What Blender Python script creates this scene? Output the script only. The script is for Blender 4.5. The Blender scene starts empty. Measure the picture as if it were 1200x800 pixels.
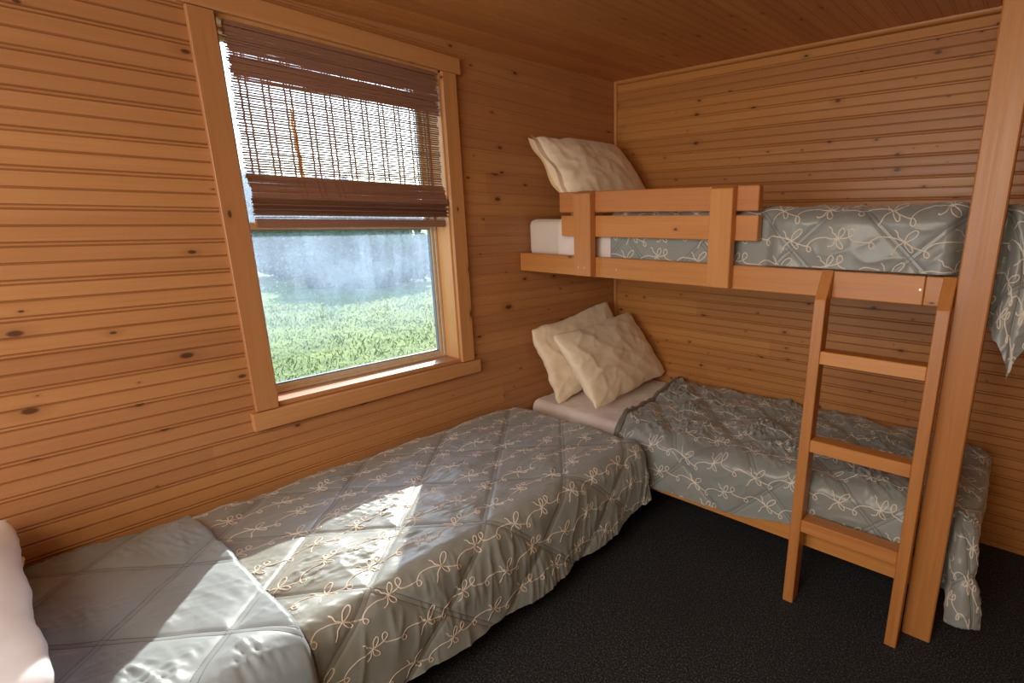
import bpy, bmesh, math, random
import numpy as np
from mathutils import Vector, Matrix
S = bpy.context.scene
COL = S.collection
random.seed(7)

# ------------------------------------------------------------------ helpers
def tag(o, label=None, cat=None, group=None, kind=None):
    if label: o['label'] = label
    if cat: o['category'] = cat
    if group: o['group'] = group
    if kind: o['kind'] = kind
    return o

def empty(name, loc=(0, 0, 0), label=None, cat=None, group=None, kind=None):
    o = bpy.data.objects.new(name, None); COL.objects.link(o); o.location = loc
    o.empty_display_size = .05
    return tag(o, label, cat, group, kind)

def link(name, me, mats, parent=None, smooth=False):
    o = bpy.data.objects.new(name, me); COL.objects.link(o)
    for m in (mats if isinstance(mats, (list, tuple)) else [mats]): me.materials.append(m)
    if parent is not None:
        o.parent = parent
        o.matrix_parent_inverse = Matrix.Translation(parent.location).inverted() if parent.type == 'EMPTY' else Matrix()
    me.polygons.foreach_set('use_smooth', np.full(len(me.polygons), bool(smooth)))
    return o

def from_bm(name, bm, mats, parent=None, smooth=False):
    me = bpy.data.meshes.new(name); bm.normal_update(); bm.to_mesh(me); bm.free()
    return link(name, me, mats, parent, smooth)

def add_box(bm, x0, x1, y0, y1, z0, z1, bev=0, seg=1):
    r = bmesh.ops.create_cube(bm, size=1)
    for v in r['verts']:
        v.co = ((x0+x1)/2+v.co.x*(x1-x0), (y0+y1)/2+v.co.y*(y1-y0), (z0+z1)/2+v.co.z*(z1-z0))
    if bev:
        es = list({e for v in r['verts'] for e in v.link_edges})
        bmesh.ops.bevel(bm, geom=es, offset=bev, segments=seg, affect='EDGES', profile=.5)

def box(name, x0, x1, y0, y1, z0, z1, mat, parent=None, bev=.002, seg=1, smooth=False):
    bm = bmesh.new(); add_box(bm, x0, x1, y0, y1, z0, z1, bev, seg)
    return from_bm(name, bm, mat, parent, smooth)

def prism(name, pts, lo, hi, axis, mat, parent=None, bev=.002):
    """polygon pts in the two other axes, extruded along axis from lo to hi"""
    bm = bmesh.new(); A = []; B = []
    for (p, q) in pts:
        for L, t in ((A, lo), (B, hi)):
            co = {'x': (t, p, q), 'y': (p, t, q), 'z': (p, q, t)}[axis]
            L.append(bm.verts.new(co))
    n = len(pts)
    bm.faces.new(A); bm.faces.new(B[::-1])
    for i in range(n): bm.faces.new((A[i], B[i], B[(i+1) % n], A[(i+1) % n]))
    bmesh.ops.recalc_face_normals(bm, faces=bm.faces)
    if bev: bmesh.ops.bevel(bm, geom=list(bm.edges), offset=bev, segments=1, affect='EDGES')
    return from_bm(name, bm, mat, parent)

def grid_mesh(name, P, keep=None):
    """P: (n,m,3) -> mesh"""
    n, m = P.shape[:2]
    idx = np.arange(n*m).reshape(n, m)
    q = np.stack([idx[:-1, :-1], idx[1:, :-1], idx[1:, 1:], idx[:-1, 1:]], -1).reshape(-1, 4)
    if keep is not None: q = q[keep.reshape(-1)]
    return P.reshape(-1, 3), q

def np_mesh(name, V, Q, mi=None):
    me = bpy.data.meshes.new(name)
    me.vertices.add(len(V)); me.vertices.foreach_set('co', np.asarray(V, np.float32).ravel())
    nq = len(Q); k = Q.shape[1]
    me.loops.add(nq*k); me.loops.foreach_set('vertex_index', Q.astype(np.int32).ravel())
    me.polygons.add(nq)
    me.polygons.foreach_set('loop_start', np.arange(0, nq*k, k, dtype=np.int32))
    me.polygons.foreach_set('loop_total', np.full(nq, k, np.int32))
    if mi is not None: me.polygons.foreach_set('material_index', mi.astype(np.int32))
    me.update(calc_edges=True); me.validate()
    return me

# ------------------------------------------------------------------ numpy gradient noise
def pnoise(x, y, seed=0):
    rs = np.random.RandomState(seed); ang = rs.rand(256, 256)*2*np.pi
    gx, gy = np.cos(ang), np.sin(ang)
    xi = np.floor(x).astype(int); yi = np.floor(y).astype(int); fx = x-xi; fy = y-yi
    u = fx**3*(fx*(fx*6-15)+10); v = fy**3*(fy*(fy*6-15)+10)
    def g(i, j, dx, dy):
        a = (xi+i) & 255; b = (yi+j) & 255
        return gx[a, b]*dx+gy[a, b]*dy
    n00 = g(0, 0, fx, fy); n10 = g(1, 0, fx-1, fy); n01 = g(0, 1, fx, fy-1); n11 = g(1, 1, fx-1, fy-1)
    return ((n00*(1-u)+n10*u)*(1-v)+(n01*(1-u)+n11*u)*v)*1.5
def fbm(x, y, seed=0, o=3):
    s = 0; a = 1.
    for k in range(o): s = s+a*pnoise(x*2**k, y*2**k, seed+k*11); a *= .5
    return s
def ridge(x, y, seed=0):
    return (1-np.abs(pnoise(x, y, seed))*1.6).clip(0, 1)**3
def sstep(a, b, x):
    t = ((x-a)/(b-a)).clip(0, 1) if isinstance(x, np.ndarray) else min(1, max(0, (x-a)/(b-a)))
    return t*t*(3-2*t)

# ------------------------------------------------------------------ materials
class NT:
    def __init__(s, name):
        s.m = bpy.data.materials.new(name); s.m.use_nodes = True
        s.t = s.m.node_tree; s.t.nodes.clear()
        s.out = s.n('ShaderNodeOutputMaterial')
    def n(s, typ, **kw):
        nd = s.t.nodes.new(typ)
        for k, v in kw.items():
            if k.startswith('i_'):
                key = k[2:]; key = int(key) if key.isdigit() else key.replace('_', ' ')
                s.set(nd, key, v)
            else: setattr(nd, k, v)
        return nd
    def set(s, nd, key, v):
        if isinstance(v, bpy.types.NodeSocket): s.t.links.new(v, nd.inputs[key])
        else: nd.inputs[key].default_value = v
    def math(s, op, a, b=0, c=0, clamp=False):
        nd = s.n('ShaderNodeMath', operation=op, use_clamp=clamp)
        s.set(nd, 0, a); s.set(nd, 1, b); s.set(nd, 2, c)
        return nd.outputs[0]
    def mix(s, f, a, b, blend='MIX'):
        nd = s.n('ShaderNodeMix', data_type='RGBA', blend_type=blend, clamp_factor=True)
        s.set(nd, 0, f); s.set(nd, 6, a); s.set(nd, 7, b)
        return nd.outputs[2]
    def ramp(s, f, stops, interp='LINEAR'):
        nd = s.n('ShaderNodeValToRGB'); cr = nd.color_ramp; cr.interpolation = interp
        while len(cr.elements) < len(stops): cr.elements.new(.5)
        for e, (p, c) in zip(cr.elements, stops):
            e.position = p; e.color = (*c, 1) if len(c) == 3 else c
        s.set(nd, 0, f); return nd.outputs[0]
    def mapr(s, v, a, b, c=0., d=1.):
        nd = s.n('ShaderNodeMapRange', clamp=True)
        for i, x in enumerate((v, a, b, c, d)): s.set(nd, i, x)
        return nd.outputs[0]
    def noise(s, vec, scale=1., detail=3., rough=.55, dist=0.):
        nd = s.n('ShaderNodeTexNoise'); s.set(nd, 'Vector', vec); s.set(nd, 'Scale', scale)
        s.set(nd, 'Detail', detail); s.set(nd, 'Roughness', rough); s.set(nd, 'Distortion', dist)
        return nd.outputs[0]
    def finish(s, base, rough=.5, bump=None, bstr=.3, bdist=.002, **kw):
        b = s.n('ShaderNodeBsdfPrincipled')
        s.set(b, 'Base Color', base if isinstance(base, bpy.types.NodeSocket) else (*base, 1))
        s.set(b, 'Roughness', rough)
        for k, v in kw.items(): s.set(b, k.replace('_', ' '), v)
        if bump is not None:
            bn = s.n('ShaderNodeBump'); s.set(bn, 'Strength', bstr); s.set(bn, 'Distance', bdist); s.set(bn, 'Height', bump)
            s.t.links.new(bn.outputs[0], b.inputs['Normal'])
        s.t.links.new(b.outputs[0], s.out.inputs[0])
        return s.m

def c3(t): return (*t, 1)

def wood(name, along, across, pitch, phase, light, dark, knot=(.045, .014, .006), kn=.5, k1=4.2, k2=7.5, rough=.42, grain=1., seed=0., tone=.30, ksize=1., coat=.08, bead=None, fade=None, con=1.):
    """pine or fir boards in object coordinates; along/across are 'X','Y','Z'; pitch = board width (0: single board)"""
    N = NT(name)
    tc = N.n('ShaderNodeTexCoord').outputs['Object']
    sp = N.n('ShaderNodeSeparateXYZ', i_0=tc)
    a = sp.outputs[along]; c = sp.outputs[across]
    third = [k for k in 'XYZ' if k not in (along, across)][0]; th = sp.outputs[third]
    if pitch:
        bid = N.math('FLOOR', N.math('DIVIDE', N.math('SUBTRACT', c, phase), pitch))
    else:
        bid = N.math('ADD', 0., seed)
        oi = N.n('ShaderNodeObjectInfo').outputs['Random']
        bid = N.math('ADD', N.math('MULTIPLY', oi, 37.), seed)
    wn = N.n('ShaderNodeTexWhiteNoise', noise_dimensions='1D'); N.set(wn, 'W', N.math('ADD', bid, seed+.37))
    rv = wn.outputs[0]
    if pitch:      # butt joints: each board row is cut into lengths
        seg = N.math('FLOOR', N.math('DIVIDE', N.math('ADD', a, N.math('MULTIPLY', rv, 9.)), 2.3))
        wn2 = N.n('ShaderNodeTexWhiteNoise', noise_dimensions='2D')
        cb = N.n('ShaderNodeCombineXYZ', i_0=bid, i_1=seg); N.set(wn2, 'Vector', cb.outputs[0])
        rv = wn2.outputs[0]
    off = N.math('MULTIPLY', rv, 40.)
    def vec(sa, sc, st, so=1.):
        return N.n('ShaderNodeCombineXYZ', i_0=N.math('ADD', N.math('MULTIPLY', a, sa), N.math('MULTIPLY', off, so)),
                   i_1=N.math('ADD', N.math('MULTIPLY', c, sc), off), i_2=N.math('MULTIPLY', th, st)).outputs[0]
    warp = N.noise(vec(1.2, 9, 9), 1., 2.)
    g1 = N.noise(vec(1.1, 55*grain, 55*grain), 1., 4., .6, .6)
    g2 = N.noise(vec(.7, 14*grain, 14*grain), 1., 2., .5, 1.0)
    g3 = N.noise(vec(6, 260, 260), 1., 2.)
    f = N.math('ADD', N.math('MULTIPLY', g1, .55), N.math('MULTIPLY', g2, .45))
    f = N.mapr(f, .5-.24/con, .5+.24/con)
    col = N.mix(f, c3(dark), c3(light))
    col = N.mix(N.math('MULTIPLY', N.mapr(g3, .5, .75), .22), col, c3([x*.55 for x in dark]))
    tv = N.math('ADD', 1.-tone/2, N.math('MULTIPLY', rv, tone))
    hs = N.n('ShaderNodeHueSaturation', i_Color=col, i_Value=tv)
    N.set(hs, 'Hue', N.math('ADD', .501, N.math('MULTIPLY', rv, .006)))
    col = hs.outputs[0]
    # knots
    vo = N.n('ShaderNodeTexVoronoi', voronoi_dimensions='2D', feature='F1'); N.set(vo, 'Scale', 1.)
    kv = N.n('ShaderNodeCombineXYZ', i_0=N.math('ADD', N.math('MULTIPLY', a, k1), off), i_1=N.math('ADD', N.math('MULTIPLY', c, k2), off), i_2=seed*3.7)
    N.set(vo, 'Vector', kv.outputs[0])
    sc = N.n('ShaderNodeSeparateColor', i_0=vo.outputs['Color'])
    on = N.math('GREATER_THAN', sc.outputs[0], 1.-kn)
    rad = N.math('MULTIPLY', N.math('ADD', .022, N.math('MULTIPLY', N.math('POWER', sc.outputs[1], 2.2), .095)), ksize)
    dist = N.math('ADD', vo.outputs['Distance'], N.math('MULTIPLY', N.math('SUBTRACT', warp, .5), .06))
    core = N.math('MULTIPLY', on, N.mapr(N.math('DIVIDE', dist, rad), .65, 1.05, 1., 0.))
    halo = N.math('MULTIPLY', on, N.mapr(N.math('DIVIDE', dist, rad), .9, 3.2, .45, 0.))
    col = N.mix(halo, col, c3([x*.62 for x in dark]))
    col = N.mix(N.math('MULTIPLY', core, .82), col, c3(knot))
    if bead:   # shade inside the beadboard grooves, painted into the colour
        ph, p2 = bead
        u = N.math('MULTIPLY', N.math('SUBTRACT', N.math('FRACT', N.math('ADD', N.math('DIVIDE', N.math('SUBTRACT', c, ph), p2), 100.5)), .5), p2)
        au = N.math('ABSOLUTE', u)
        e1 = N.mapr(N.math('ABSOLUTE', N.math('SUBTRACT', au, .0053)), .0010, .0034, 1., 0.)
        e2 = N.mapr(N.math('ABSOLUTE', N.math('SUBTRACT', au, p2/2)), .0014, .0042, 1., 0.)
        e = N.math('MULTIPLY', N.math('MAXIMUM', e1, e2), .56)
        if fade: e = N.math('MULTIPLY', e, N.mapr(sp.outputs[fade[0]], *fade[1:]))  # painted groove shade weakens along one axis
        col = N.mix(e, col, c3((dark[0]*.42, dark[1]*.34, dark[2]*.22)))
    return N.finish(col, N.mapr(g1, .3, .7, rough-.06, rough+.08), bump=N.math('ADD', g3, N.math('MULTIPLY', g1, 1.2)), bstr=.12, bdist=.0012,
                    Coat_Weight=coat, Coat_Roughness=.3)

PL, PD = (.54, .246, .098), (.44, .180, .064)
M = {}
P97 = .0970
BW = (1.9800, .0455)        # back wall: height of a double bead, board pitch
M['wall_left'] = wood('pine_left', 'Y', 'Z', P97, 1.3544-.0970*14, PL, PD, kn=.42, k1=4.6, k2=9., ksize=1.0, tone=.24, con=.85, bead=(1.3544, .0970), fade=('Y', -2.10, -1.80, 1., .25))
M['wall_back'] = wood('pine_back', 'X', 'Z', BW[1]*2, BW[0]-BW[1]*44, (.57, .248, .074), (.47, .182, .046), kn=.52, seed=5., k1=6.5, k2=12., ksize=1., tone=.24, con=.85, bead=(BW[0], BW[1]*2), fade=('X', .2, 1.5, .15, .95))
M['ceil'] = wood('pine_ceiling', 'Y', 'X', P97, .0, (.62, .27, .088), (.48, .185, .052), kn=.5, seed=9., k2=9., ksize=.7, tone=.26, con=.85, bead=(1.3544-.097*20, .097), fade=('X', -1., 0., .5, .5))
M['trimY'] = wood('pine_trim_y', 'Y', 'Z', 0, 0, (.62, .30, .12), (.50, .21, .075), kn=.25, seed=2., k1=3)
M['trimZ'] = wood('pine_trim_z', 'Z', 'Y', 0, 0, (.60, .28, .11), (.48, .20, .07), kn=.35, seed=3., k1=4., k2=9.)
M['jambZ'] = wood('pine_jamb_z', 'Z', 'X', 0, 0, (.66, .34, .14), (.56, .25, .09), kn=.4, seed=4., k1=5)
M['firX'] = wood('fir_x', 'X', 'Z', 0, 0, (.64, .270, .075), (.52, .192, .048), kn=.16, tone=.16, seed=6., grain=1.2, k1=3., con=1.35)
M['firZ'] = wood('fir_z', 'Z', 'X', 0, 0, (.60, .252, .070), (.48, .182, .046), kn=.22, tone=.16, seed=7., grain=1.1, k1=4., k2=12., con=1.35)
M['guardX'] = wood('guard_x', 'X', 'Z', 0, 0, (.66, .27, .082), (.54, .195, .055), kn=.12, seed=8., grain=.8, tone=.12)
M['guardZ'] = wood('guard_z', 'Z', 'X', 0, 0, (.66, .285, .088), (.55, .21, .06), kn=.15, seed=9., grain=.8, tone=.12)

def plain(name, col, rough=.5, **kw):
    N = NT(name); tc = N.n('ShaderNodeTexCoord').outputs['Object']
    n = N.noise(tc, 40., 3.)
    c = N.mix(N.mapr(n, .3, .7), c3([x*.9 for x in col]), c3([min(1, x*1.08) for x in col]))
    return N.finish(c, rough, **kw)

def fabric(name, col, rough=.5, weave=900., bstr=.1, sheen=.2, wr=0., col2=None, **kw):
    N = NT(name); tc = N.n('ShaderNodeTexCoord').outputs['Object']
    n = N.noise(tc, 7., 4.); w = N.noise(tc, weave, 1.)
    big = N.noise(tc, 26., 5., .6, 1.2)
    c = N.mix(N.mapr(n, .3, .7), c3(col), c3(col2 or [min(1, x*1.12) for x in col]))
    h = N.math('ADD', N.math('MULTIPLY', w, .15), N.math('MULTIPLY', big, wr))
    return N.finish(c, rough, bump=h, bstr=bstr, bdist=.006, Sheen_Weight=sheen, **kw)

M['sage'] = fabric('sage_satin', (.262, .284, .266), .33, wr=.5, bstr=.18, sheen=.25, col2=(.296, .318, .296))
M['thread'] = fabric('cream_thread', (.68, .62, .53), .6, sheen=.1)
M['lining'] = fabric('grey_lining', (.275, .335, .385), .45, wr=.4, bstr=.14, sheen=.2)
M['seam'] = fabric('sage_seam', (.155, .160, .145), .5)
M['seam2'] = fabric('grey_seam', (.17, .19, .20), .5)
M['binding'] = fabric('olive_binding', (.15, .14, .105), .45, wr=.6, bstr=.3)
M['pillow'] = fabric('cream_cotton', (.90, .76, .55), .55, wr=.35, bstr=.22, sheen=.3)
M['pillow_white'] = fabric('white_cotton', (.74, .77, .88), .6, wr=.3, bstr=.2, sheen=.3)
M['sheet'] = fabric('white_sheet', (.82, .75, .71), .6, wr=.7, bstr=.25, sheen=.2)
M['mattress'] = fabric('fitted_cream', (.74, .68, .58), .6, wr=.3, bstr=.2)
M['screw'] = plain('zinc_screw', (.75, .72, .66), .35, Metallic=.6)
M['vinyl'] = plain('tan_vinyl', (.62, .50, .34), .4)
M['gasket'] = plain('grey_gasket', (.25, .30, .36), .4)
M['board'] = plain('pine_ply', (.30, .14, .05), .6)

def reed_mat(name, ca, cb, tr):
    N = NT(name); tc = N.n('ShaderNodeTexCoord').outputs['Object']
    mp = N.n('ShaderNodeMapping'); N.set(mp, 'Vector', tc); N.set(mp, 'Scale', (30, 3, 420))
    n = N.noise(mp.outputs[0], 1., 3.)
    c = N.mix(N.mapr(n, .3, .7), c3(ca), c3(cb))
    d = N.n('ShaderNodeBsdfPrincipled', i_Base_Color=c, i_Roughness=.5)
    t = N.n('ShaderNodeBsdfTranslucent', i_Color=c)
    mx = N.n('ShaderNodeMixShader', i_0=tr, i_1=d.outputs[0], i_2=t.outputs[0])
    N.t.links.new(mx.outputs[0], N.out.inputs[0]); return N.m
M['reed'] = reed_mat('bamboo_reed', (.26, .13, .075), (.42, .22, .12), .3)
M['reed_dark'] = reed_mat('bamboo_reed_dark', (.27, .135, .085), (.40, .21, .135), .10)
M['tape'] = reed_mat('cord_tape', (.65, .25, .06), (.75, .33, .10), .5)

# carpet
N = NT('carpet'); tc = N.n('ShaderNodeTexCoord').outputs['Object']
a = N.noise(tc, 170., 2., .7); b = N.noise(tc, 90., 3.); cc = N.noise(tc, 3., 2.)
col = N.mix(N.mapr(a, .50, .72), (.0075, .0085, .0105, 1), (.14, .142, .152, 1))
col = N.mix(N.mapr(cc, .3, .7, 0, .3), col, (.012, .013, .016, 1))
M['carpet'] = N.finish(col, .95, bump=N.math('ADD', a, b), bstr=.8, bdist=.006)

# glass: clear pane with dew and dust that scatter the sun
N = NT('dewy_glass'); tc = N.n('ShaderNodeTexCoord').outputs['Object']
sp = N.n('ShaderNodeSeparateXYZ', i_0=tc)
st = N.n('ShaderNodeMapping'); N.set(st, 'Vector', tc); N.set(st, 'Scale', (1, 22, 3.2))
streak = N.noise(st.outputs[0], 1., 4., .65)
cloud = N.noise(tc, 5., 4., .6)
hz = N.mapr(sp.outputs['Z'], .90, 1.22, .02, 1.)
hz = N.math('MULTIPLY', hz, N.math('ADD', .55, N.math('MULTIPLY', N.mapr(cloud, .3, .7), .55)))
hz = N.math('MULTIPLY', hz, N.mapr(streak, .25, .75, .55, 1.1))
vo = N.n('ShaderNodeTexVoronoi', feature='F1'); N.set(vo, 'Vector', tc); N.set(vo, 'Scale', 150.)
vsep = N.n('ShaderNodeSeparateColor', i_0=vo.outputs['Color'])
drop = N.math('MULTIPLY', N.mapr(vo.outputs['Distance'], .16, .32, 1., 0.), N.math('GREATER_THAN', vsep.outputs[0], .72))
drop = N.math('MULTIPLY', drop, N.mapr(sp.outputs['Z'], .9, 1.25, .1, .8))
fac = N.math('ADD', N.math('MULTIPLY', hz, .20), N.math('MULTIPLY', drop, .42), clamp=True)
fac = N.math('ADD', fac, .008, clamp=True)
tr = N.n('ShaderNodeBsdfTransparent', i_Color=(.96, .98, .97, 1))
tl = N.n('ShaderNodeBsdfTranslucent', i_Color=(.66, .80, 1., 1))
gl = N.n('ShaderNodeBsdfGlossy', i_Color=(1, 1, 1, 1), i_Roughness=.02)
m1 = N.n('ShaderNodeMixShader', i_0=fac, i_1=tr.outputs[0], i_2=tl.outputs[0])
m2 = N.n('ShaderNodeMixShader', i_0=.03, i_1=m1.outputs[0], i_2=gl.outputs[0])
N.t.links.new(m2.outputs[0], N.out.inputs[0]); M['glass'] = N.m

# ------------------------------------------------------------------ room shell
YF, XR = -4.3, 3.4           # wall behind the camera and wall on the right
CH = lambda y: 2.2255+.0483*y
def bead_profile(z0, z1, depth, ph=1.3544, pt=.0485):
    """list of (z, d) along a run of beadboard, d <= 0 is into the wall"""
    pts = [(z0, 0)]; k0 = int((z0-ph)/pt)-2
    for k in range(k0, k0+80):
        zc = ph+pt*k
        if k % 2 == 0: g = [(-.0085, 0), (-.0058, -1), (-.0048, -1), (-.002, -.15), (0.0, 0), (.002, -.15), (.0048, -1), (.0058, -1), (.0085, 0)]
        else: g = [(-.0040, 0), (-.0012, -1), (.0012, -1), (.0040, 0)]
        for dz, d in g:
            if z0+.001 < zc+dz < z1-.001: pts.append((zc+dz, d*depth))
    pts.append((z1, 0)); return pts

def bead_panel(verts, quads, mapf, prof, s0, s1, n=1):
    b = len(verts); k = len(prof)
    for j in range(n+1):
        s = s0+(s1-s0)*j/n
        verts.extend(mapf(s, t, d) for t, d in prof)
    for j in range(n):
        for i in range(k-1):
            quads.append((b+j*k+i, b+(j+1)*k+i, b+(j+1)*k+i+1, b+j*k+i+1))

def structure(name, V, Q, mat, kind='structure'):
    me = np_mesh(name, np.array(V), np.array(Q)); o = link(name, me, mat)
    o['kind'] = kind; return o

WY0, WY1, WZ0, WZ1 = -2.018, -1.206, .757, 2.045       # hole in the left wall
V, Q = [], []
fl = lambda s, t, d: (d, s, t)
DL = .0035
bead_panel(V, Q, fl, bead_profile(0, 2.3, DL), YF-.02, WY0)
bead_panel(V, Q, fl, bead_profile(0, WZ0, DL*.7), WY0, WY1)
bead_panel(V, Q, fl, bead_profile(WZ1, 2.3, DL*.6), WY0, WY1)
bead_panel(V, Q, fl, bead_profile(0, 2.3, DL*.42), WY1, .02)
for (a0, a1, b0, b1) in ((YF-.02, WY0, 0, 2.3), (WY0-.01, WY1+.01, 0, WZ0-.002), (WY0-.01, WY1+.01, WZ1+.002, 2.3), (WY1, .02, 0, 2.3)):
    n0 = len(V); V += [(-.012, a0, b0), (-.012, a1, b0), (-.012, a1, b1), (-.012, a0, b1)]; Q.append((n0, n0+1, n0+2, n0+3))
wl = structure('wall_left', V, Q, M['wall_left'])
V, Q = [], []
bead_panel(V, Q, lambda s, t, d: (s, -d, t), bead_profile(0, 2.3, .0026, BW[0], BW[1]), -.02, XR+.02)
structure('wall_back', V, Q, M['wall_back'])
V, Q = [], []
bead_panel(V, Q, lambda s, t, d: (XR-d, s, t), bead_profile(0, 2.3, .003), YF, 0)
structure('wall_right', V, Q, M['wall_left'])
V, Q = [], []
bead_panel(V, Q, lambda s, t, d: (s, YF+d, t), bead_profile(0, 2.3, .003), 0, XR)
structure('wall_front', V, Q, M['wall_back'])
V, Q = [], []
bead_panel(V, Q, lambda s, t, d: (t, s, CH(s)-d), bead_profile(-.02, XR+.02, .0013), YF-.02, .02)
structure('ceiling', V, Q, M['ceil'])
structure('floor', [(-.02, YF-.02, 0), (XR+.02, YF-.02, 0), (XR+.02, .02, 0), (-.02, .02, 0)], [(0, 1, 2, 3)], M['carpet'])

def quarter(name, ln, mapf, r, mat):
    V, Q = [], []
    prof = [(0, 0)]+[(r*math.cos(t), r*math.sin(t)) for t in np.linspace(0, math.pi/2, 7)]
    for s in ln: V += [mapf(s, p, q) for p, q in prof]
    k = len(prof)
    for i in range(k): Q.append((i, (i+1) % k, k+(i+1) % k, k+i))
    return structure(name, V, Q, mat)
quarter('trim_1', (0., CH(0)), lambda s, p, q: (p, -q, s), .016, M['firZ'])
quarter('trim_2', (0.016, XR), lambda s, p, q: (s, -p, CH(0)-q-.0005), .018, M['wall_back'])

# ------------------------------------------------------------------ window
win = empty('window_1', (0, -1.61, .757), kind='structure')
def wbox(name, *a, **k): return box(name, *a, parent=win, **k)
T = .020
# casings (the head is out of level by a hair, like the photo)
wbox('side_casing', .0, T, -2.0802, -2.0094, .7585, 2.0405, M['trimZ'])
wbox('side_casing', .0, T, -1.2142, -1.1445, .7585, 2.0368, M['trimZ'])
prism('head_casing', [(-2.100, 2.0425), (-1.1226, 2.0374), (-1.1226, 2.1024), (-2.100, 2.1078)], 0., T+.004, 'x', M['trimY'], win)
prism('apron', [(-2.0965, .690), (-1.1165, .694), (-1.1165, .7555), (-2.0965, .7555)], 0., T+.008, 'x', M['trimY'], win)
# jamb liners
XO = -.155
wbox('jamb', XO, -.0005, -2.0175, -2.0005, .776, 2.0445, M['jambZ'])
wbox('jamb', XO, -.0005, -1.2225, -1.2065, .776, 2.0445, M['jambZ'])
wbox('jamb', XO, -.0005, -2.0175, -1.2065, 2.0280, 2.0446, M['jambZ'])
wbox('window_sill', XO, .004, -2.0175, -1.2065, .7575, .776, M['trimY'])
# vinyl frame ring and sashes
def ring(name, x0, x1, y0, y1, z0, z1, w, mat, wb=None, wt=None):
    bm = bmesh.new(); wb = wb or w; wt = wt or w
    add_box(bm, x0, x1, y0, y0+w, z0, z1, .002); add_box(bm, x0, x1, y1-w, y1, z0, z1, .002)
    add_box(bm, x0+.001, x1-.001, y0+w-.003, y1-w+.003, z0, z0+wb, .002); add_box(bm, x0+.001, x1-.001, y0+w-.003, y1-w+.003, z1-wt, z1, .002)
    return from_bm(name, bm, mat, win)
ring('window_frame', -.150, -.096, -2.0, -1.223, .7765, 2.0275, .013, M['vinyl'])
ring('lower_sash', -.128, -.102, -1.986, -1.237, .789, 1.412, .014, M['vinyl'], wb=.018, wt=.026)
ring('upper_sash', -.148, -.1285, -1.986, -1.237, 1.380, 2.014, .018, M['vinyl'])
ring('gasket', -.1255, -.1075, -1.9725, -1.2505, .8065, 1.3865, .006, M['gasket'])
wbox('glass_pane', -.118, -.115, -1.9715, -1.2515, .8075, 1.3855, M['glass'], bev=0)
wbox('glass_pane', -.140, -.137, -1.9685, -1.2545, 1.3975, 1.9965, M['glass'], bev=0)

# ------------------------------------------------------------------ woven blind
blind = empty('woven_blind', (.0, -1.6, 2.027), 'brown woven bamboo blind half raised in the window, folded slats at its lower edge', 'blind')
BY0, BY1 = -1.984, -1.233
def reeds(name, path, mat, parent, pitch, h, jit=.15, gap=0., y0=BY0, y1=BY1, seed=1, extra=0., thr=None, tmat=None):
    """slats laid across a vertical path of (x,z) points; one mesh"""
    rs = random.Random(seed); V, Q = [], []
    P = [Vector((x, 0, z)) for x, z in path]
    L = [0]
    for i in range(1, len(P)): L.append(L[-1]+(P[i]-P[i-1]).length)
    s = h/2
    while s < L[-1]-h/2:
        i = max(j for j in range(len(L)-1) if L[j] <= s)
        d = (P[i+1]-P[i]).normalized(); c = P[i]+d*(s-L[i]); nrm = Vector((-d.z, 0, d.x))
        hh = h*(1+rs.uniform(-jit, jit)); th = .0016
        sag = rs.uniform(-.0012, .0012); e0 = rs.uniform(-.004, .004); e1 = rs.uniform(-.004, .004)
        b = len(V); ny = 6
        for k in range(ny+1):
            y = (y0+e0)*(1-k/ny)+(y1+e1)*k/ny
            w = sag*math.sin(math.pi*k/ny*2+s*80)+rs.uniform(-.0005, .0005)
            for (p, q) in ((-.5, -.5), (.5, -.5), (.5, .5), (-.5, .5)):
                v = c+d*(p*hh+w)+nrm*(q*th); V.append((v.x, y, v.z))
        for k in range(ny):
            for m in range(4):
                Q.append((b+k*4+m, b+k*4+(m+1) % 4, b+(k+1)*4+(m+1) % 4, b+(k+1)*4+m))
        Q.append((b, b+1, b+2, b+3)); Q.append((b+ny*4, b+ny*4+3, b+ny*4+2, b+ny*4+1))
        s += pitch*(1+rs.uniform(-.12, .12))+(pitch*extra if rs.random() < gap else 0)
    nq = len(Q)
    if thr: threads(V, Q, *thr)
    return link(name, np_mesh(name, np.array(V), np.array(Q), (np.arange(len(Q)) >= nq)), [mat, tmat or mat], parent)

def threads(V, Q, path, ys, w=.0028, xoff=.0012, seed=3):
    rs = random.Random(seed)
    for y in ys:
        b = len(V); n = 0
        for i in range(len(path)-1):
            (x0, z0), (x1, z1) = path[i], path[i+1]; m = max(2, int(abs(z1-z0)/.012))
            for k in range(m+(1 if i == len(path)-2 else 0)):
                t = k/m; wob = .0012*math.sin((z0+(z1-z0)*t)*160+y*50)+rs.uniform(-.0004, .0004)
                x = x0+(x1-x0)*t+xoff; z = z0+(z1-z0)*t
                V += [(x, y+wob-w/2, z), (x, y+wob+w/2, z)]; n += 1
        for k in range(n-1): Q.append((b+2*k, b+2*k+1, b+2*k+3, b+2*k+2))

ys = []
y = BY0+.022
while y < BY1-.01: ys += [y, y+.019]; y += .0665
box('headrail', -.030, -.004, BY0+.004, BY1-.002, 2.000, 2.0265, M['reed_dark'], blind, bev=.001)
vp = [(.006, 2.026), (.006, 1.854)]
reeds('valance', vp, M['reed_dark'], blind, .0068, .0066, .12, .26, seed=5, extra=.42, thr=(vp, ys, .0042))
sp_ = [(-.014, 2.0), (-.014, 1.552)]
reeds('shade', sp_, M['reed'], blind, 0.0084, .0050, .16, .08, seed=8, extra=.3, thr=(sp_, ys, .0062), tmat=M['reed_dark'])
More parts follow.
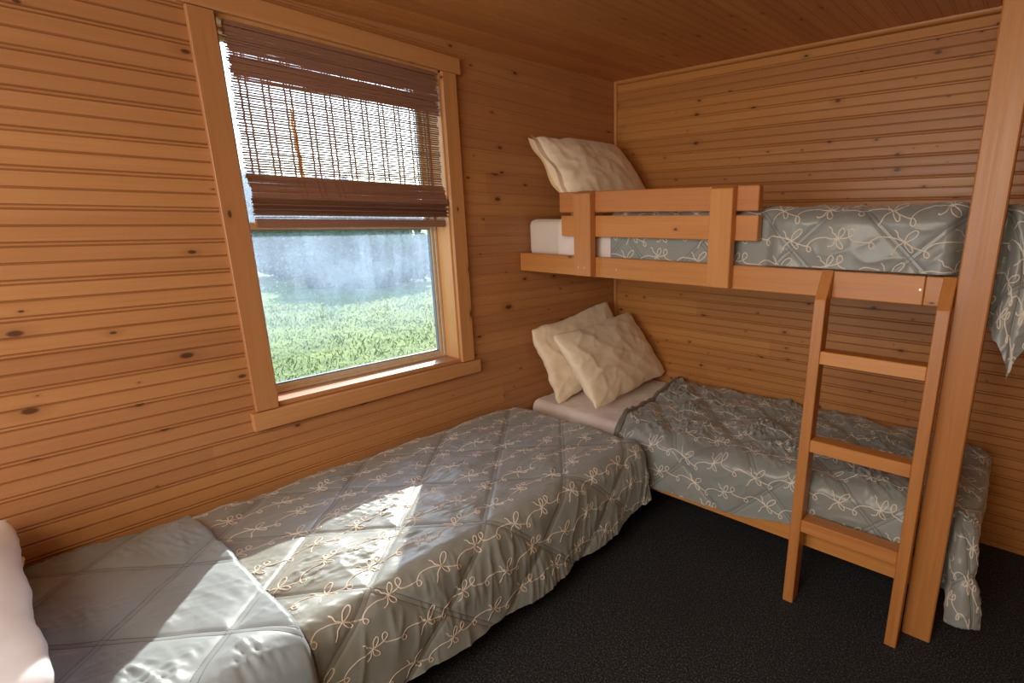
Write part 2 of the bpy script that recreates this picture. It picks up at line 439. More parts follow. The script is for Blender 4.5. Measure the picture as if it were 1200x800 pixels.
# gathered folds: slats run down the fronts of stacked loops
folds = [(-.012, 1.566), (.016, 1.494), (-.006, 1.480)]
reeds('fold', folds, M['reed_dark'], blind, .0052, .0060, .05, seed=9, y1=BY1+.004, thr=(folds[:2], ys, .0026, .0016), tmat=M['reed'])
folds2 = [(-.006, 1.480), (.017, 1.472), (-.004, 1.462), (.014, 1.456), (-.004, 1.448), (.010, 1.438), (-.006, 1.436)]
reeds('fold', folds2, M['reed_dark'], blind, 0.0044, .0058, .05, seed=10, y1=BY1+.003)
hang = [(-.006, 1.440), (-.006, 1.424)]
reeds('shade_hem', hang, M['reed'], blind, .0095, .0030, .1, seed=12)
box('bottom_rail', -.013, .001, BY0+.003, BY1-.003, 1.394, 1.425, M['reed_dark'], blind, bev=.003)
for yy, zt in ((-1.815, 1.80), (-1.318, 1.775)):
    V, Q = [], []
    n = 24
    for k in range(n+1):
        z = zt+(1.55-zt)*k/n; w = .003+.0045*sstep(0, .5, k/n); wob = .002*math.sin(k*.9)
        V += [(-.0215, yy-.012*k/n*(-1)+wob-w, z), (-.0215, yy+.012*k/n+wob+w, z)]
    for k in range(n): Q.append((2*k, 2*k+1, 2*k+3, 2*k+2))
    link('lift_tape', np_mesh('lift_tape', np.array(V), np.array(Q)), M['tape'], blind)

# ------------------------------------------------------------------ bunk bed frame
bunk = empty('bunk_bed', (1.0, -.42, 0), 'built-in wooden bunk bed in the corner with square post and upper guard rail', 'bunk bed')
RT, RB = 1.2616, 1.1698
box('upper_rail', .004, 1.8665, -.810, -.772, RB, RT, M['firX'], bunk, bev=.003)
box('rail_block', 1.8680, 1.952, -.810, -.772, RB, RT, M['firX'], bunk, bev=.003)
box('upper_platform', .020, 1.945, -.770, -.020, 1.215, 1.240, M['board'], bunk)
box('upper_ledger', .020, 1.945, -.042, -.004, 1.130, 1.2145, M['firX'], bunk)
box('lower_rail', .004, 1.952, -.810, -.772, .190, .2815, M['firX'], bunk, bev=.003)
box('lower_platform', .020, 1.945, -.770, -.020, .235, .262, M['board'], bunk)
for lx in (.10, 1.0, 1.90):
    box('support_block', lx-.045, lx+.045, -.50, -.30, 0, .2345, M['board'], bunk)
PX0, PX1 = 1.953, 2.0412
box('post', PX0, PX1, -.824, -.735, 0, CH(-.830)-.004, M['firZ'], bunk, bev=.004)
gr = []
for (x0, x1) in ((.4195, .5210), (1.1200, 1.2145)):
    o = prism('guard_upright', [(-.849, 1.1740), (-.8105, 1.1740), (-.8105, 1.5570), (-.849, 1.5430)], x0, x1, 'x', M['guardZ'], bunk, bev=.003)
    gr.append(o)
box('guard_board', .2955, 1.3000, -.810, -.772, 1.4620, 1.5535, M['guardX'], bunk, bev=.003)
box('guard_board', .3050, 1.3030, -.810, -.772, 1.3530, 1.4475, M['guardX'], bunk, bev=.003)
def disc(name, x, y, z, r, mat, parent):
    bm = bmesh.new()
    bmesh.ops.create_cone(bm, segments=14, radius1=r, radius2=r*.8, depth=.003, cap_ends=True, matrix=Matrix.Translation((x, y, z)) @ Matrix.Rotation(math.pi/2, 4, 'X'))
    return from_bm(name, bm, mat, parent)
for (x, z, yy) in ((.4480, 1.2145, -.8500), (.4860, 1.2135, -.8500), (.6430, 1.2120, -.8112), (1.8560, 1.2190, -.8112)):
    disc('screw', x, yy, z, .0042, M['screw'], bunk)

# ladder
lad = empty('bunk_ladder', (1.754, -.87, 0), 'plain wooden ladder with three rungs leaning against the upper bunk rail', 'ladder')
ST = [(-.921, .0), (-.857, .0), (-.8125, 1.2640), (-.8155, 1.2640), (-.8755, 1.1660)]
for (x0, x1) in ((1.5520, 1.5905), (1.9145, 1.9515)):
    prism('stile', ST, x0, x1, 'x', M['firZ'], lad, bev=.0025)
for zt, tk in ((.992, .046), (.668, .046), (.353, .048)):
    def yf(z): return -.921+.0455*z/1.166
    def yb(z): return -.857+.0445*z/1.264
    zb = zt-tk
    prism('rung', [(yf(zb)+.001, zb), (yb(zb)-.001, zb), (yb(zt)-.001, zt), (yf(zt)+.001, zt)], 1.5907, 1.9143, 'x', M['firX'], lad, bev=.0025)

# platform bed under the window
plat = empty('platform_bed', (.44, -2.0, 0), 'low wooden bed base under the window, mostly hidden by the grey comforter', 'bed')
box('bed_base', .02, .80, -3.10, -.90, .200, .240, M['board'], plat)
for ly in (-2.95, -2.0, -1.05):
    for lx in (.12, .66): box('leg', lx-.035, lx+.035, ly-.035, ly+.035, 0, .1995, M['board'], plat)

# ------------------------------------------------------------------ mattresses
def mattress(name, x0, x1, y0, y1, z0, z1, mat, label, r=.035):
    o = box(name, x0, x1, y0, y1, z0, z1, mat, None, bev=r, seg=5, smooth=True)
    tag(o, label, 'mattress'); return o
def bunk_mattress(z0, z1, x1, mat, label, r):
    bm = bmesh.new(); pts = [(.004, -.015), (x1, -.015), (x1, -.690), (1.905, -.690), (1.890, -.752), (.004, -.752)]
    lo = [bm.verts.new((x, y, z0)) for x, y in pts]; hi = [bm.verts.new((x, y, z1)) for x, y in pts]
    bm.faces.new(lo[::-1]); bm.faces.new(hi)
    for i in range(6): bm.faces.new((lo[i], lo[(i+1) % 6], hi[(i+1) % 6], hi[i]))
    es = [e for e in bm.edges if not ({e.verts[0].co.x, e.verts[1].co.x} & {1.905, 1.890}) or abs(e.verts[0].co.z-e.verts[1].co.z) < .01]
    es = [e for e in bm.edges if min(v.co.x for v in e.verts) < 1.88 or max(v.co.x for v in e.verts) > 1.96]
    bmesh.ops.bevel(bm, geom=es, offset=r, segments=5, affect='EDGES', profile=.5)
    o = from_bm('mattress', bm, mat, None, True); tag(o, label, 'mattress'); return o
bunk_mattress(1.2405, 1.432, 1.990, M['mattress'], 'cream covered mattress on the upper bunk, its end showing beside the guard rail', .036)
bunk_mattress(.2630, .432, 1.990, M['mattress'], 'white mattress on the lower bunk under the two cream pillows', .034)
mattress('mattress', .020, .832, -3.10, -.915, .2405, .412, M['mattress'], 'mattress on the bed under the window, covered by a patterned comforter')

# ------------------------------------------------------------------ embroidered comforters
K = 1./1720.
def crom(pts, n=7):
    P = [pts[0]]+list(pts)+[pts[-1]]; out = []
    for i in range(1, len(P)-2):
        p0, p1, p2, p3 = (np.array(P[j], float) for j in (i-1, i, i+1, i+2))
        for k in range(n):
            t = k/n
            out.append(.5*((2*p1)+(-p0+p2)*t+(2*p0-5*p1+4*p2-p3)*t*t+(-p0+3*p1-3*p2+p3)*t**3))
    out.append(np.array(P[-2], float)); return np.array(out)
# one period of the vine: bow, loop, bow, loop (pixel units of the photograph, y down)
VINE = [(-30, 6), (0, 0), (35, -4), (62, -14), (80, -30), (72, -50), (56, -46), (52, -24), (66, 2), (100, 12), (140, 16), (166, 18), (178, 34), (166, 46),
        (153, 36), (158, 14), (190, -6), (235, -4), (272, 4), (310, 18), (345, 36), (385, 48), (412, 52), (426, 66), (416, 78), (402, 68), (408, 40),
        (440, 14), (490, 2), (530, 6), (560, 0)]
BOW1 = [[(0, 0), (4, -34), (22, -52), (32, -36), (20, -14), (0, 0)], [(0, 0), (-6, 22), (6, 42), (26, 48), (26, 32), (10, 12), (0, 0)],
        [(0, 0), (-16, -18), (-30, -26), (-36, -44), (-52, -52)], [(0, 0), (-14, 12), (-20, 32), (-40, 44), (-50, 40)]]
BOW2 = [[(0, 0), (14, -34), (44, -54), (58, -46), (46, -24), (20, -6), (0, 0)], [(0, 0), (8, 20), (28, 42), (42, 40), (34, 20), (14, 6), (0, 0)],
        [(0, 0), (-18, -14), (-28, -20), (-34, -40), (-48, -54)], [(0, 0), (-24, 16), (-34, 26), (-40, 44), (-52, 62)]]
MOTIF = [crom(VINE)]+[crom(np.array(p)) for p in BOW1]+[crom(np.array(p)+np.array((310, 18))) for p in BOW2]

class Cloth:
    """a cloth laid on a bed. a = arc length across (from the wall), b = along the bed.
    W0, L0: where the edge rounding starts; r: radius of the rounding."""
    def __init__(s, O, ea, eb, W0, L0, r, a1, b1, bmin, dmax, disp, step=.006, flare=0., shape=None):
        s.a1, s.b1, s.bmin = a1, b1, bmin
        na = int(a1/step)+1; nb = int((b1-bmin(0))/step)+1
        A = np.linspace(0, a1, na)[:, None]*np.ones((1, nb))
        t = np.linspace(0, 1, nb)[None, :]
        bm_ = np.vectorize(bmin)(A[:, :1])
        Bc = bm_+(b1-bm_)*t
        s.A, s.B = A, Bc
        dx = np.maximum(0, A-W0); dy = np.maximum(0, Bc-L0)
        d = np.sqrt(dx*dx+dy*dy)+1e-9
        ux, uy = dx/d, dy/d
        dm = dmax(A, Bc); over = d > dm; d = np.minimum(d, dm)
        s.d = d
        q = r*math.pi/2
        off = np.where(d < q, r*np.sin(np.minimum(d, q)/r), r); drop = np.where(d < q, r*(1-np.cos(np.minimum(d, q)/r)), r+d-q)
        off = off+flare*(np.maximum(0, d-q))*(2*ux*uy)
        pa = np.minimum(A, W0)+off*ux; pb = np.minimum(Bc, L0)+off*uy
        h0 = np.zeros_like(A)
        if shape is not None: pa, pb, drop = shape(A, Bc, pa, pb, drop, d)
        O = np.array(O, float); ea = np.array(ea, float); eb = np.array(eb, float); ez = np.array((0, 0, 1.))
        P = O+pa[..., None]*ea+pb[..., None]*eb-drop[..., None]*ez
        sgn = 1. if np.dot(np.cross(ea, eb), ez) > 0 else -1.
        s.sgn = sgn
        P = P+s.normals(P)*disp(A, Bc, d)[..., None]
        s.P = P; s.Nn = s.normals(P)
        ok = ~over
        s.keep = ok[:-1, :-1] | ok[1:, :-1] | ok[1:, 1:] | ok[:-1, 1:]
        s.ok = ok
    def normals(s, P):
        ga = np.gradient(P, axis=0); gb = np.gradient(P, axis=1)
        n = np.cross(ga, gb)*s.sgn
        return n/(np.linalg.norm(n, axis=-1, keepdims=True)+1e-12)
    def sample(s, a, b):
        na, nb = s.A.shape
        i = a/s.a1*(na-1); bm0 = s.bmin(a) if not isinstance(a, np.ndarray) else np.array([s.bmin(x) for x in a])
        j = (b-bm0)/(s.b1-bm0)*(nb-1)
        good = (i > .5) & (i < na-1.5) & (j > 1) & (j < nb-1.5)
        i = i.clip(0, na-1.001); j = j.clip(0, nb-1.001); i0 = i.astype(int); j0 = j.astype(int); fi = (i-i0)[:, None]; fj = (j-j0)[:, None]
        def bl(X): return (X[i0, j0]*(1-fi)*(1-fj)+X[i0+1, j0]*fi*(1-fj)+X[i0, j0+1]*(1-fi)*fj+X[i0+1, j0+1]*fi*fj)
        good &= s.ok[i0, j0] & s.ok[i0+1, j0+1]
        return bl(s.P), bl(s.Nn), good
    def ribbon(s, aa, bb, w, V, Qs, mi, base, slot, lift=.0016, b_lo=None):
        p, n, g = s.sample(aa, bb)
        if b_lo is not None: g &= bb > b_lo
        tg = np.gradient(p, axis=0); sd = np.cross(tg, n); sd /= (np.linalg.norm(sd, axis=1, keepdims=True)+1e-9)
        pc = p+n*lift
        vs = np.stack([p+n*.0006-sd*w/2, pc-sd*w*.25, pc+sd*w*.25, p+n*.0006+sd*w/2], 1).reshape(-1, 3)
        k = np.arange(len(p)-1)[g[:-1] & g[1:]]
        if len(k) == 0: return base
        for m in range(3):
            Qs.append(np.stack([base+4*k+m, base+4*k+m+1, base+4*k+5+m, base+4*k+4+m], 1)); mi.append(np.full(len(k), slot))
        V.append(vs); return base+len(vs)
    def mesh(s, name, rows=None, thread_w=.0037, seed=1, b_lo=None, flip=1, seams=(), ks=.86):
        V, Q = grid_mesh(name, s.P, s.keep)
        if s.sgn < 0: Q = Q[:, ::-1]
        V = [V]; Qs = [Q]; mi = [np.zeros(len(Q))]; base = len(V[0])
        if rows is not None:
            rs = np.random.RandomState(seed); K_ = K*ks; per = 560*K_
            for ra in rows:
                b0 = (b_lo if b_lo is not None else 0)-rs.rand()*per
                while b0 < s.b1:
                    for pl in MOTIF:
                        aa = ra+flip*pl[:, 1]*K_*1.05; bb = b0+pl[:, 0]*K_
                        jit = .004*np.sin(bb*23+ra*40); aa = aa+jit
                        base = s.ribbon(aa, bb, thread_w, V, Qs, mi, base, 1, b_lo=b_lo)
                    b0 += per
        for slope, p, o in seams:
            aa = np.arange(0.004, s.a1-.004, .006)
            for k in range(-14, 15):
                for tw in (-.0066, .0066):
                    bb = slope*aa+o+k*p+tw*math.sqrt(2)
                    if bb.max() < 0 or bb.min() > s.b1: continue
                    base = s.ribbon(aa, bb, .0026, V, Qs, mi, base, 2, lift=.0009, b_lo=b_lo)
        return np_mesh(name, np.concatenate(V), np.concatenate(Qs), np.concatenate(mi))

def seam_h(u1, u2, p1, p2, o1, o2, puff, twin=.0034):
    """diamond quilting: valleys along two diagonal families, twin needle stitch lines"""
    def dist(u, p, o):
        f = (u-o)/p; return np.abs(f-np.round(f))*p/math.sqrt(2)
    d1, d2 = dist(u1, p1, o1), dist(u2, p2, o2)
    d = np.minimum(d1, d2)
    h = puff*(1-np.exp(-d/.055))
    h -= twin*np.exp(-((d-.0065)/.0040)**2)
    return h, d

def pull(u, w, seed, lam=.028, ln=.30):
    """soft crumples that run along u"""
    wv = pnoise(u/.35, w/.2, seed+7)*.05
    r1 = ridge((w+wv)/lam/2.2, u/ln, seed); r2 = ridge((w-wv)/lam/1.2, u/ln*1.6, seed+3)
    return .6*r1+.4*r2

# --- comforter on the bed under the window: a = x, b = y + 3.1
Z1 = .470; L1 = 3.1-.884
def disp1(A, B, d):
    x = A; y = B-3.1
    h, ds = seam_h(x-y, x+y, .403, .376, 2.168, -.553, .010)
    top = 1-sstep(.02, .10, d)
    cr = .6*pull(y+x*.35, x-y*.30, 3, .015, .36)+.55*pull(y-x*.25, x+y*.22, 13, .022, .30)+.35*pull(x+y*.2, y*.9-x*.3, 23, .014, .26)
    msk = sstep(.012, .05, ds)
    h = h+top*msk*(.0068*cr*(.35+1.0*sstep(-.25, .45, fbm(x*4, y*4, 5)))-.002)
    h = h+top*.006*fbm(x*5, y*5, 21)
    # drop: vertical folds that grow towards the hem
    fo = fbm(y*8.5, d*1.1, 31, 2)
    h = h+(1-top)*(.012*fo*sstep(.05, .40, d)+.0052*ridge(y*20+d*2, d*2.2, 33)*msk+.005*ridge(y*38-d*4, d*3.5, 35)*sstep(-.2, .3, pnoise(y*4, d*4, 36)))
    return h
def dmax1(A, B):
    y = B-3.1
    return .365+.012*np.sin(y*7)+.006*np.sin(y*19)-.06*sstep(-1.15, -.85, y)
def shape1(A, B, pa, pb, drop, d):
    drop = drop+.020*np.exp(-A/.045)+.008*np.exp(-A/.2)+.010*sstep(2.03, 2.25, B)*np.exp(-((A-.2)/.4)**2)
    pa = pa+.012*sstep(.06, .2, d)
    return pa, pb, drop
def no_neg(f): return f
cl = Cloth((.012, -3.1, Z1), (1, 0, 0), (0, 1, 0), .815, L1-.065, .062, .815+.40, L1+.26, lambda a: 0., dmax1, disp1, .0048, flare=.10, shape=shape1)
me = cl.mesh('comforter', rows=np.arange(.045, 1.22, .118), seed=4, b_lo=.72, seams=((1, .403, 3.1-2.168), (-1, .376, 3.1-.553)))
comf1 = link('comforter', me, [M['sage'], M['thread'], M['seam']], smooth=True)
tag(comf1, 'grey-green comforter embroidered with bows on the bed under the window, crossed by a sun patch', 'comforter')
# the turned-back end shows its plain lining
FB1 = 3.1-2.312
def dispf(A, B, d):
    x = A; y = B-3.1
    h, ds = seam_h(x-y, x+y, .403, .376, 2.168+.19, -.553, .008, .0036)
    top = 1-sstep(.02, .10, d)
    e = (FB1-B)
    lift = .010+.012*np.sqrt(sstep(0, .012, e)+1e-6)
    cr = pull(x+y*.3, y-x*.25, 43, .020, .26)+.6*pull(y+x*.4, x-y*.3, 53, .016, .22)
    h = h+lift+top*(.0075*cr*sstep(.012, .05, ds)*(.3+sstep(-.2, .4, fbm(x*4, y*4, 9)))+.006*fbm(x*6, y*6, 41))
    h = h+(1-top)*(.016*fbm(y*8, d*1.3, 47, 2)*sstep(.04, .3, d))
    return h
cf = Cloth((.022, -3.1, Z1), (1, 0, 0), (0, 1, 0), .815, L1-.065, .062, .815+.40, FB1, lambda a: 0., lambda A, B: .372+.01*np.sin(B*9), dispf, .005, shape=shape1)
link('folded_lining', cf.mesh('folded_lining', seams=((1, .403, 3.1-2.168-.19), (-1, .376, 3.1-.553))), [M['lining'], M['seam2'], M['seam2']], comf1, smooth=True)

# --- bunk comforters: a = -y (from the back wall), b = x
def bunk_cloth(z, W0, L0, r, a1, b1, bmin, dmax, seed, wr, drop_f, front, flare=.25, step=.0050, puff=.010, pinch=True, foot=0., calm=0., spread=0.):
    def disp(A, B, d):
        x = B; y = -A
        h, ds = seam_h(x+y, x-y, .37, .40, .19, .30, puff)
        top = 1-sstep(.02, .09, d)
        msk = sstep(.010, .045, ds)
        cr = .6*pull(x-y*.5, y+x*.5, seed, .016, .24)+.6*pull(x*.4-y, x+y*.4, seed+20, .022, .20)+.4*pull(x+y*.7, y-x*.6, seed+40, .014, .18)
        h = h+top*msk*wr*cr*(.4+.9*sstep(-.25, .4, fbm(x*3, y*3, seed+2)))+top*wr*.8*fbm(x*5, y*5, seed+4)
        qt = sstep(calm-.02, calm+.08, x) if calm else 1.
        h = h*(top+(1-top)*qt)
        h = h+(1-top)*qt*(drop_f*fbm(x*6.5, d*1.5+y*3, seed+6, 2)*sstep(.03, .25, d)+.0035*ridge(x*9+d*6, d*11, seed+8)*msk)
        return h
    def shape(A, B, pa, pb, drop, d):
        drop = drop+.018*np.exp(-A/.04)
        dd = sstep(.02, .08, d)
        if pinch:
            # the cloth squeezes behind the corner post
            pz = sstep(1.915, 1.945, pb)*(1-sstep(2.047, 2.075, pb))
            lim = .686
            pa = np.where(pa > lim, pa*(1-pz)+np.minimum(pa, lim)*pz, pa)
        pa = pa+front(pb)*dd*(1-sstep(1.90, 1.94, pb))*(A > W0)
        pb = pb+spread*np.maximum(0, d-.08)*(B > L0)*(1-sstep(W0+.02, W0+.33, A))
        drop = drop+foot*sstep(1.9, 2.1, pb)*(1-sstep(.02, .10, d))
        return pa, pb, drop
    return Cloth((0, -.015, z), (0, -1, 0), (1, 0, 0), W0, L0, r, a1, b1, bmin, dmax, disp, step, flare, shape)

# lower bunk
Z2 = .486
def dmax2(A, B):
    return np.where(B < 1.97, .290-.050*sstep(.9, 1.8, B)+.008*np.sin(B*11)-.05*sstep(1.85, 1.89, B), .190+.195*sstep(1.97, 2.03, B)+.02*np.sin(B*30+A*40))
cl2 = bunk_cloth(Z2, .740, 2.060, .052, .740+.44, 2.060+.44, lambda a: .525+.150*min(a, .80)/.80, dmax2, 61, .0175, .009, lambda pb: .042-.029*sstep(1.25, 1.50, pb), foot=.03)
me = cl2.mesh('comforter', rows=np.arange(.06, 1.16, .108), seed=9, ks=.98, seams=((1, .37, .19), (-1, .40, .30)))
comf2 = link('comforter', me, [M['sage'], M['thread'], M['seam']], smooth=True)
tag(comf2, 'rumpled grey-green bow-embroidered comforter on the lower bunk behind the ladder', 'comforter')

def edge_roll(cloth, name, mat, rad, parent, amax):
    """rolled head edge of a comforter: a tube along the first column of the cloth"""
    sel = cloth.A[:, 0] <= amax
    c = cloth.P[:, 0][sel][::3]; nn = cloth.Nn[:, 0][sel][::3]
    n = len(c); m = 10; V = np.zeros((n, m, 3))
    tg = np.gradient(c, axis=0); tg /= np.linalg.norm(tg, axis=1, keepdims=True)
    sd = np.cross(nn, tg)
    for i in range(n):
        w = 1+.10*math.sin(i*.9)+.08*math.sin(i*2.3)
        for k in range(m):
            t = 2*math.pi*k/m
            V[i, k] = c[i]+nn[i]*(rad*w*.8*math.sin(t)+rad*.15)+sd[i]*(rad*w*1.35*math.cos(t))
    idx = np.arange(n*m).reshape(n, m)
    Q = np.stack([idx[:-1], np.roll(idx, -1, 1)[:-1], np.roll(idx, -1, 1)[1:], idx[1:]], -1).reshape(-1, 4)
    return link(name, np_mesh(name, V.reshape(-1, 3), Q), mat, parent, smooth=True)
edge_roll(cl2, 'rolled_edge', M['binding'], .0125, comf2, .86)

# upper bunk
Z3 = 1.468
def dmax3(A, B):
    return np.where(B < 1.97, .2365-.0095*sstep(1.30, 1.36, B), .226+.6*sstep(1.97, 2.05, B))
cl3 = bunk_cloth(Z3, .7020, 2.050, .0465, .7020+.39, 2.050+.36, lambda a: .572, dmax3, 83, .007, .007, lambda pb: .001+.032*sstep(1.325, 1.38, pb), calm=1.33, flare=.10, spread=.30)
me = cl3.mesh('comforter', rows=np.arange(.049, 1.2, .097), seed=13, ks=1.12, thread_w=.0042, seams=((1, .37, .19), (-1, .40, .30)))
comf3 = link('comforter', me, [M['sage'], M['thread'], M['seam']], smooth=True)
tag(comf3, 'grey-green bow-embroidered comforter on the upper bunk, one corner hanging beyond the post', 'comforter')
edge_roll(cl3, 'rolled_edge', M['binding'], .007, comf3, .70)

# sheets
def sheet(name, z, W0, r, a1, b0, b1, dm, label, seed, mat, front=0.):
    def disp(A, B, d):
        return .0035*ridge((B+A*.6)*9, (A-B)*2, seed)+.003*fbm(A*9, B*9, seed)+.002
    def shape(A, B, pa, pb, drop, d): return pa+front*sstep(.02, .08, d), pb, drop+.004*np.exp(-A/.03)
    c = Cloth((0, -.012, z), (0, -1, 0), (1, 0, 0), W0, 9., r, a1, b1, lambda a: b0, lambda A, B: dm+.006*np.sin(B*14), disp, .01, shape=shape)
    o = link(name, c.mesh(name), [mat], smooth=True); tag(o, label, 'sheet'); return o
sheet('bed_sheet', 1.4365, .698, .046, 1.1, .235, .70, .212, 'white sheet folded over the upper mattress behind the guard rail upright', 91, M['sheet'], 0.)
sheet('bed_sheet', .4405, .716, .046, 1.0, .020, .72, .14, 'pinkish white sheet on the lower bunk between the pillows and comforter', 95, M['sheet'])

# ------------------------------------------------------------------ pillows
def pillow(name, c, u, v, L, H, T, mat, label, seed, group=None, flange=0., wr=1., sag=.0, puff=.5):
    """c centre, u long axis, v short axis (world), thickness along u x v"""
    u = Vector(u).normalized(); v = Vector(v); v = (v-u*v.dot(u)).normalized(); n = u.cross(v)
    k = 73
    s = np.linspace(-1, 1, k)[:, None]*np.ones((1, k)); t = s.T.copy()
    s = np.sign(s)*(1-(1-np.abs(s))**1.25); t = np.sign(t)*(1-(1-np.abs(t))**1.25)
    cr_ = 1-.045*(np.abs(s)*np.abs(t))**6
    X = L/2*s*(1-.040*(1-t**2))*cr_; Y = H/2*t*(1-.055*(1-s**2))*cr_
    Y = Y+.010*fbm(s*2+seed, t*.5, seed)*np.abs(t)**2
    X = X+.010*fbm(t*2+seed, s*.5, seed+1)*np.abs(s)**2
    core = ((1-np.abs(s)**2.4).clip(0)*(1-np.abs(t)**2.4).clip(0))**puff
    V = []; Q = []; base = 0
    sides = []
    for sg in (1, -1):
        w = .007*wr*ridge(s*1.6+t*1.2+seed, (t-s)*1.1, seed+sg)+.005*wr*ridge(s*2.7-t*1.5, (t+s)*1.6, seed+5+sg)+.006*fbm(s*1.6, t*1.6, seed+9+sg)
        # creases fanning from the corners and the seam
        edge = (1-np.maximum(np.abs(s), np.abs(t))); fan = .005*wr*np.sin(np.arctan2(t, s)*13+seed)*np.exp(-edge/.16)*(edge > 0)
        w = w*(1+1.3*(1-sstep(-.95, -.1, s))); fan = fan*(1+1.2*(1-sstep(-.9, .1, s)))
        z = sg*(T/2*core+(w-.006)*core**.6+fan*core**.7)+.02*sag*(s**2)
        sides.append(np.stack([X, Y, z], -1))
    for sg, P in zip((1, -1), sides):
        W = np.array(c)+P[..., :1]*np.array(u)+P[..., 1:2]*np.array(v)+P[..., 2:]*np.array(n)
        vv, q = grid_mesh('p', W)
        if sg > 0: Q.append(q+base)
        else: Q.append(q[:, ::-1]+base)
        V.append(vv); base += len(vv)
    me = np_mesh(name, np.concatenate(V), np.concatenate(Q))
    bm = bmesh.new(); bm.from_mesh(me); bmesh.ops.remove_doubles(bm, verts=bm.verts, dist=.0004); bm.to_mesh(me); bm.free()
    o = link(name, me, mat, smooth=True); tag(o, label, 'pillow', group)
    if flange:
        # open end of the pillow case: a loose double flap past the -u end
        m = 40; R = 14; VV = []
        for lay in (1, -1):
            tt = np.linspace(-1, 1, m)[:, None]*np.ones((1, R)); rr = np.linspace(0, 1, R)[None, :]*np.ones((m, 1))
            xx = -L/2*.93-flange*rr*(1+.12*tt**2)+.03
            yy = H/2*tt*(.90+.10*rr)
            op = (1-np.abs(tt)**2.2)
            zz = lay*(.028*op*(1-.35*rr)+.004)+.010*np.sin(tt*7+lay)*rr
            VV.append(np.array(c)+xx[..., None]*np.array(u)+yy[..., None]*np.array(v)+zz[..., None]*np.array(n))
        v1, q1 = grid_mesh('f', VV[0]); v2, q2 = grid_mesh('f', VV[1])
        fl_ = link('case_flap', np_mesh('case_flap', np.concatenate([v1, v2]), np.concatenate([q1, q2[:, ::-1]+len(v1)])), mat, o, smooth=True)
    return o
pillow('pillow', (.185, -.390, 1.652), (0, 1, .040), (-.60, 0, .80), .68, .48, .21, M['pillow'],
       'cream pillow leaning on the wall at the head of the upper bunk', 3, flange=.062, wr=.45, puff=.40)
GP = 'cream pillows on the lower bunk'
pillow('pillow', (.110, -.435, .692), (0, 1, .13), (-.36, 0, .94), .68, .44, .12, M['pillow'],
       'cream pillow against the wall on the lower bunk, mostly behind another pillow', 11, GP, wr=.45, puff=.42)
pillow('pillow', (.305, -.400, .672), (-.05, 1, .05), (-.60, 0, .80), .72, .46, .15, M['pillow'],
       'front cream pillow on the lower bunk, tilted over the one behind it', 17, GP, wr=.65, puff=.42)
pillow('pillow', (.510, -2.905, .658), (1, 0, .0), (0, 1, .02), .86, .46, .135, M['pillow_white'],
       'white pillow at the near end of the bed under the window', 23, wr=.25)
pillow('pillow', (.285, -2.915, .548), (1, .0, .0), (0, 1, 0), .54, .47, .075, M['pillow'],
       'cream pillow touching the wall, under the white pillow on the window bed', 29, wr=.25)

# ------------------------------------------------------------------ outside
def grass_mat():
    N = NT('lawn_grass'); tc = N.n('ShaderNodeTexCoord').outputs['Object']
    a = N.noise(tc, 1.1, 6., .72); b = N.noise(tc, 6., 6., .75)
    c = N.mix(N.mapr(a, .3, .7), (.085, .17, .010, 1), (.33, .41, .045, 1))
    c = N.mix(N.mapr(b, .48, .75, 0, .6), c, (.50, .50, .10, 1))
    return N.finish(c, .8, bump=b, bstr=1., bdist=.08)
M['grass'] = grass_mat()
lawn = structure('lawn', [(-120, -60, -.45), (-.4, -60, -.45), (-.4, 120, -.45), (-120, 120, -.45)], [(0, 1, 2, 3)], M['grass'])
# blades on the part of the lawn the window shows
rs = np.random.RandomState(5); nb = 26000
gx = -rs.uniform(2.6, 11.2, nb); gy = rs.uniform(-1.5, 9.5, nb)
kp = (gy > -1.2-.0*gx) & (gy < 1.2-.62*gx); gx, gy = gx[kp], gy[kp]; nb = len(gx)
hh = rs.uniform(.018, .055, nb)*(.6+.8*(pnoise(gx*1.2, gy*1.2, 3)+.5).clip(.1, 1.3)); an = rs.rand(nb)*6.283; le = rs.normal(0, .035, (nb, 2)); ww = .008
V = np.zeros((nb, 3, 3)); V[:, 0] = np.stack([gx-np.cos(an)*ww, gy-np.sin(an)*ww, np.full(nb, -.45)], 1); V[:, 1] = np.stack([gx+np.cos(an)*ww, gy+np.sin(an)*ww, np.full(nb, -.45)], 1)
V[:, 2] = np.stack([gx+le[:, 0], gy+le[:, 1], -.45+hh], 1)
go = link('grass', np_mesh('grass', V.reshape(-1, 3), np.arange(nb*3).reshape(-1, 3)), M['grass'])
tag(go, 'sunlit short green lawn grass outside the window', 'grass', kind='stuff')

